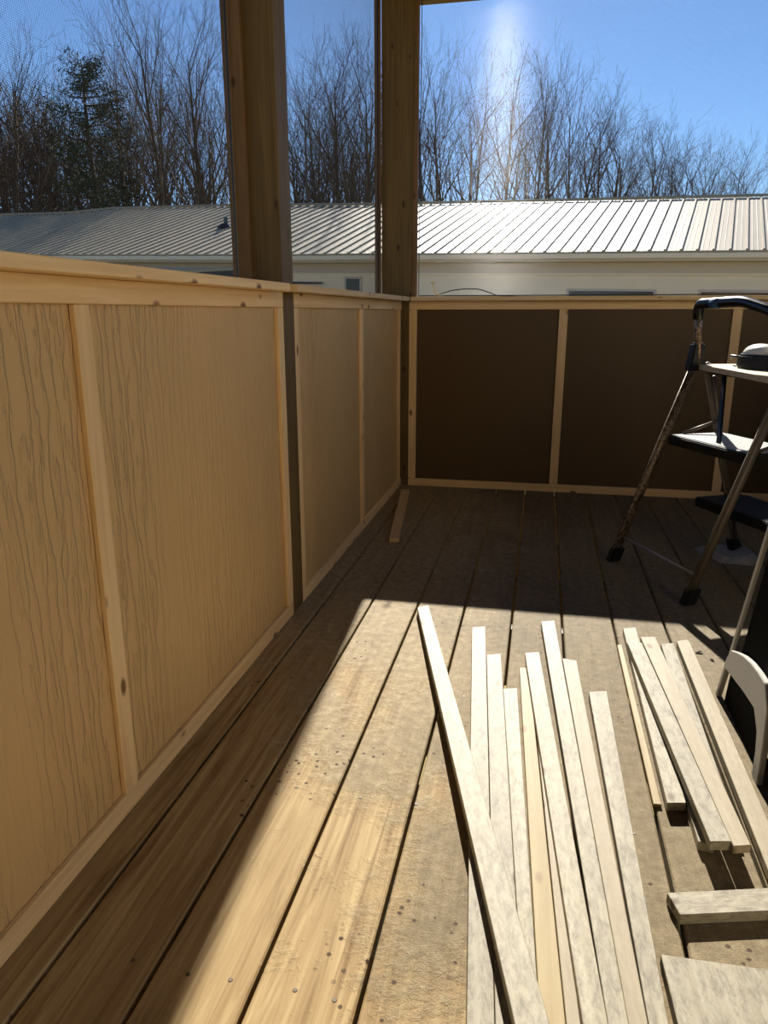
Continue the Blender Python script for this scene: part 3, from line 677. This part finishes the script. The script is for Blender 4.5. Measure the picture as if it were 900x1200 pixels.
hero = [(500, 38, 8, 0, 'thick bare tree right against the corner post'), (519, 40, 30, 1, 'bare tree second right of the corner post'),
 (548, 37, 40, 3, 'bare tree left of the bright streak in the screen'), (592, 41, 42, 4, 'bare tree seen through the bright streak in the screen'),
 (628, 36, 42, 2, 'tall bare tree just right of the bright streak'), (652, 38, 60, 0, 'dense bare tree at the middle of the back opening'),
 (676, 40, 58, 1, 'bare tree with high crown before the sky drops away'), (706, 37, 84, 4, 'bare tree at the shoulder where the tree line steps down'),
 (742, 40, 122, 3, 'leaning bare tree in the lower right tree line'), (764, 38, 118, 2, 'broad bare tree above the right part of the roof'),
 (798, 42, 138, 0, 'low bare tree above the right part of the roof'), (836, 40, 150, 1, 'bushy bare tree above the right roof end'), (866, 42, 152, 4, 'last bare tree at the right of the tree line'),
 (12, 30, 8, 2, 'large limbed bare tree at the left edge of the view'), (178, 36, 16, 1, 'slim bare tree right of the pine'), (200, 30, -70, 0, 'tallest bare tree with straight trunk left of the first post'),
 (222, 37, -10, 3, 'slim bare tree close left of the first post'), (243, 34, -20, 4, 'bare tree almost touching the first post'), (152, 38, -10, 3, 'bare tree rising behind the pine'),
 (262, 39, 20, 1, 'bare tree half behind the first post'), (362, 36, 40, 1, 'bare tree right beside the first post'), (380, 40, 30, 3, 'slim bare tree seen in the narrow opening'), (400, 38, 22, 4, 'bare tree at the middle of the narrow opening'),
 (420, 30, 14, 0, 'dark thick bare tree in the narrow opening'), (436, 36, 20, 2, 'bare tree left against the corner post')]
for i, (px, D, ty, pr_, lb) in enumerate(hero):
    tree(px, D, ty, pr_, lb, rz=i*1.3, lean=0.0 if px != 742 else .12, wide=.95 if px > 480 else 1.05)
rnd = random.Random(11)
for i in range(34):     # thicket of young trees: nothing in the photo tells these apart
    px = -30+i*12.5+rnd.uniform(-5, 5) if i < 24 else 340+(i-24)*13
    tree(px, rnd.uniform(40, 52), rnd.uniform(70, 120) if px < 110 else rnd.uniform(60, 140), i % 5, 'slender bare tree of the thicket behind the left part of the roof', rz=i*2.1, wide=1.5, grp='thicket trees')
for i in range(14):
    px = 500+i*29+rnd.uniform(-6, 6); ty = 105+max(0, (px-600))*.22+rnd.uniform(-8, 12)
    tree(px, rnd.uniform(44, 54), ty, (i*2) % 5, 'slender bare tree deep in the woods behind the right part of the roof', rz=i*1.7, wide=1.5, grp='deep wood trees')
# brush: dense twig understory at the left
def brush(px, D, topy, wm, label, seed, dens=620):
    r = random.Random(seed); base = back(px, 240, D); H = back(px, topy, D).z+1.0; b = bmesh.new()
    for i in range(dens):
        a = r.uniform(0, 6.28); rad = wm*math.sqrt(r.random()); z = H*r.random()**.8*(1-.35*(rad/wm)**2); L = r.uniform(.5, 1.5)
        p = Vector((rad*math.cos(a), rad*math.sin(a)*.6, z)); d = Vector((r.uniform(-.7, .7), r.uniform(-.7, .7), r.uniform(.1, 1))).normalized()
        m = p+d*L*.5+Vector((r.uniform(-.1, .1), r.uniform(-.1, .1), 0)); tube(b, [p, m, p+d*L], 0, 3, rads=[.022, .015, .006], cap=False)
    for i in range(10):
        a = r.uniform(0, 6.28); rad = wm*.7*r.random(); p = Vector((rad*math.cos(a), rad*.6*math.sin(a), 0)); tube(b, [p, p+Vector((r.uniform(-.4, .4), 0, H*.5)), p+Vector((r.uniform(-.8, .8), 0, H*.9))], 0, 4, rads=[.07, .05, .02], cap=False)
    o = obj('thicket', b, M['brush'], loc=(base.x, base.y, -1.0)); return tag(o, label, 'brush', None, 'stuff')
brush(15, 34, 100, 3.0, 'dense brown twig thicket at the left edge behind the roof', 3, 2600)
brush(65, 36, 105, 3.0, 'dense brown twig thicket left of the pine', 4, 2400)
brush(150, 40, 170, 2.8, 'low twig thicket behind the pine trunk', 5, 700)
brush(225, 42, 180, 2.8, 'low twig thicket left of the first post', 6, 600)
brush(400, 42, 170, 3.2, 'low twig thicket in the narrow opening', 8, 700)
# pine with clustered needles
def pine(px, D, topy, label, seed, wm=1.9, nwh=34):
    r = random.Random(seed); base = back(px, 240, D); H = back(px, topy, D).z+1.0
    root = empty('pine_tree', (base.x, base.y, -1.0), label, 'tree')
    b = bmesh.new(); tube(b, [(0, 0, 0), (.1, 0, H*.4), (-.05, 0, H*.8), (0, 0, H*.98)], 0, 7, rads=[.2, .16, .08, .02])
    tips = []
    for i in range(nwh):
        t = .30+.70*i/nwh; z = H*t; L = wm*(1.0 if t < .6 else 1.15)*(1-max(0, t-.80)*3.2)*(.55+.6*r.random())*(1 if t > .45 else .75)
        for k in range(3):
            a = r.uniform(0, 6.28); e = Vector((L*math.cos(a), L*math.sin(a), z+L*.2)); m = Vector((e.x*.5, e.y*.5, z)); tube(b, [(0, 0, z-.1), m, e], 0, 3, rads=[.04, .025, .01], cap=False)
            for f in (.45, .62, .8, 1.0): tips.append((Vector((0, 0, z)).lerp(e, f), .34))
    obj('trunk', b, M['bark'], root, True)
    b = bmesh.new()
    for c, s in tips:
        for j in range(34):
            p = c+Vector((r.gauss(0, s*.6), r.gauss(0, s*.6), r.gauss(0, s*.42))); d = Vector((r.uniform(-1, 1), r.uniform(-1, 1), r.uniform(-.3, 1))).normalized()*.17; n = d.cross(Vector((r.random(), r.random(), r.random()))).normalized()*.022
            b.faces.new([b.verts.new(p-n), b.verts.new(p+n), b.verts.new(p+d)])
    nd = obj('needles', b, M['needles'], root); nd['kind'] = 'stuff'
pine(112, 30, 66, 'dark green pine tree with dense crown behind the left roof', 21, 1.55, 30)
pine(146, 38, 125, 'smaller green pine right of the dense pine', 22, 1.3, 18)
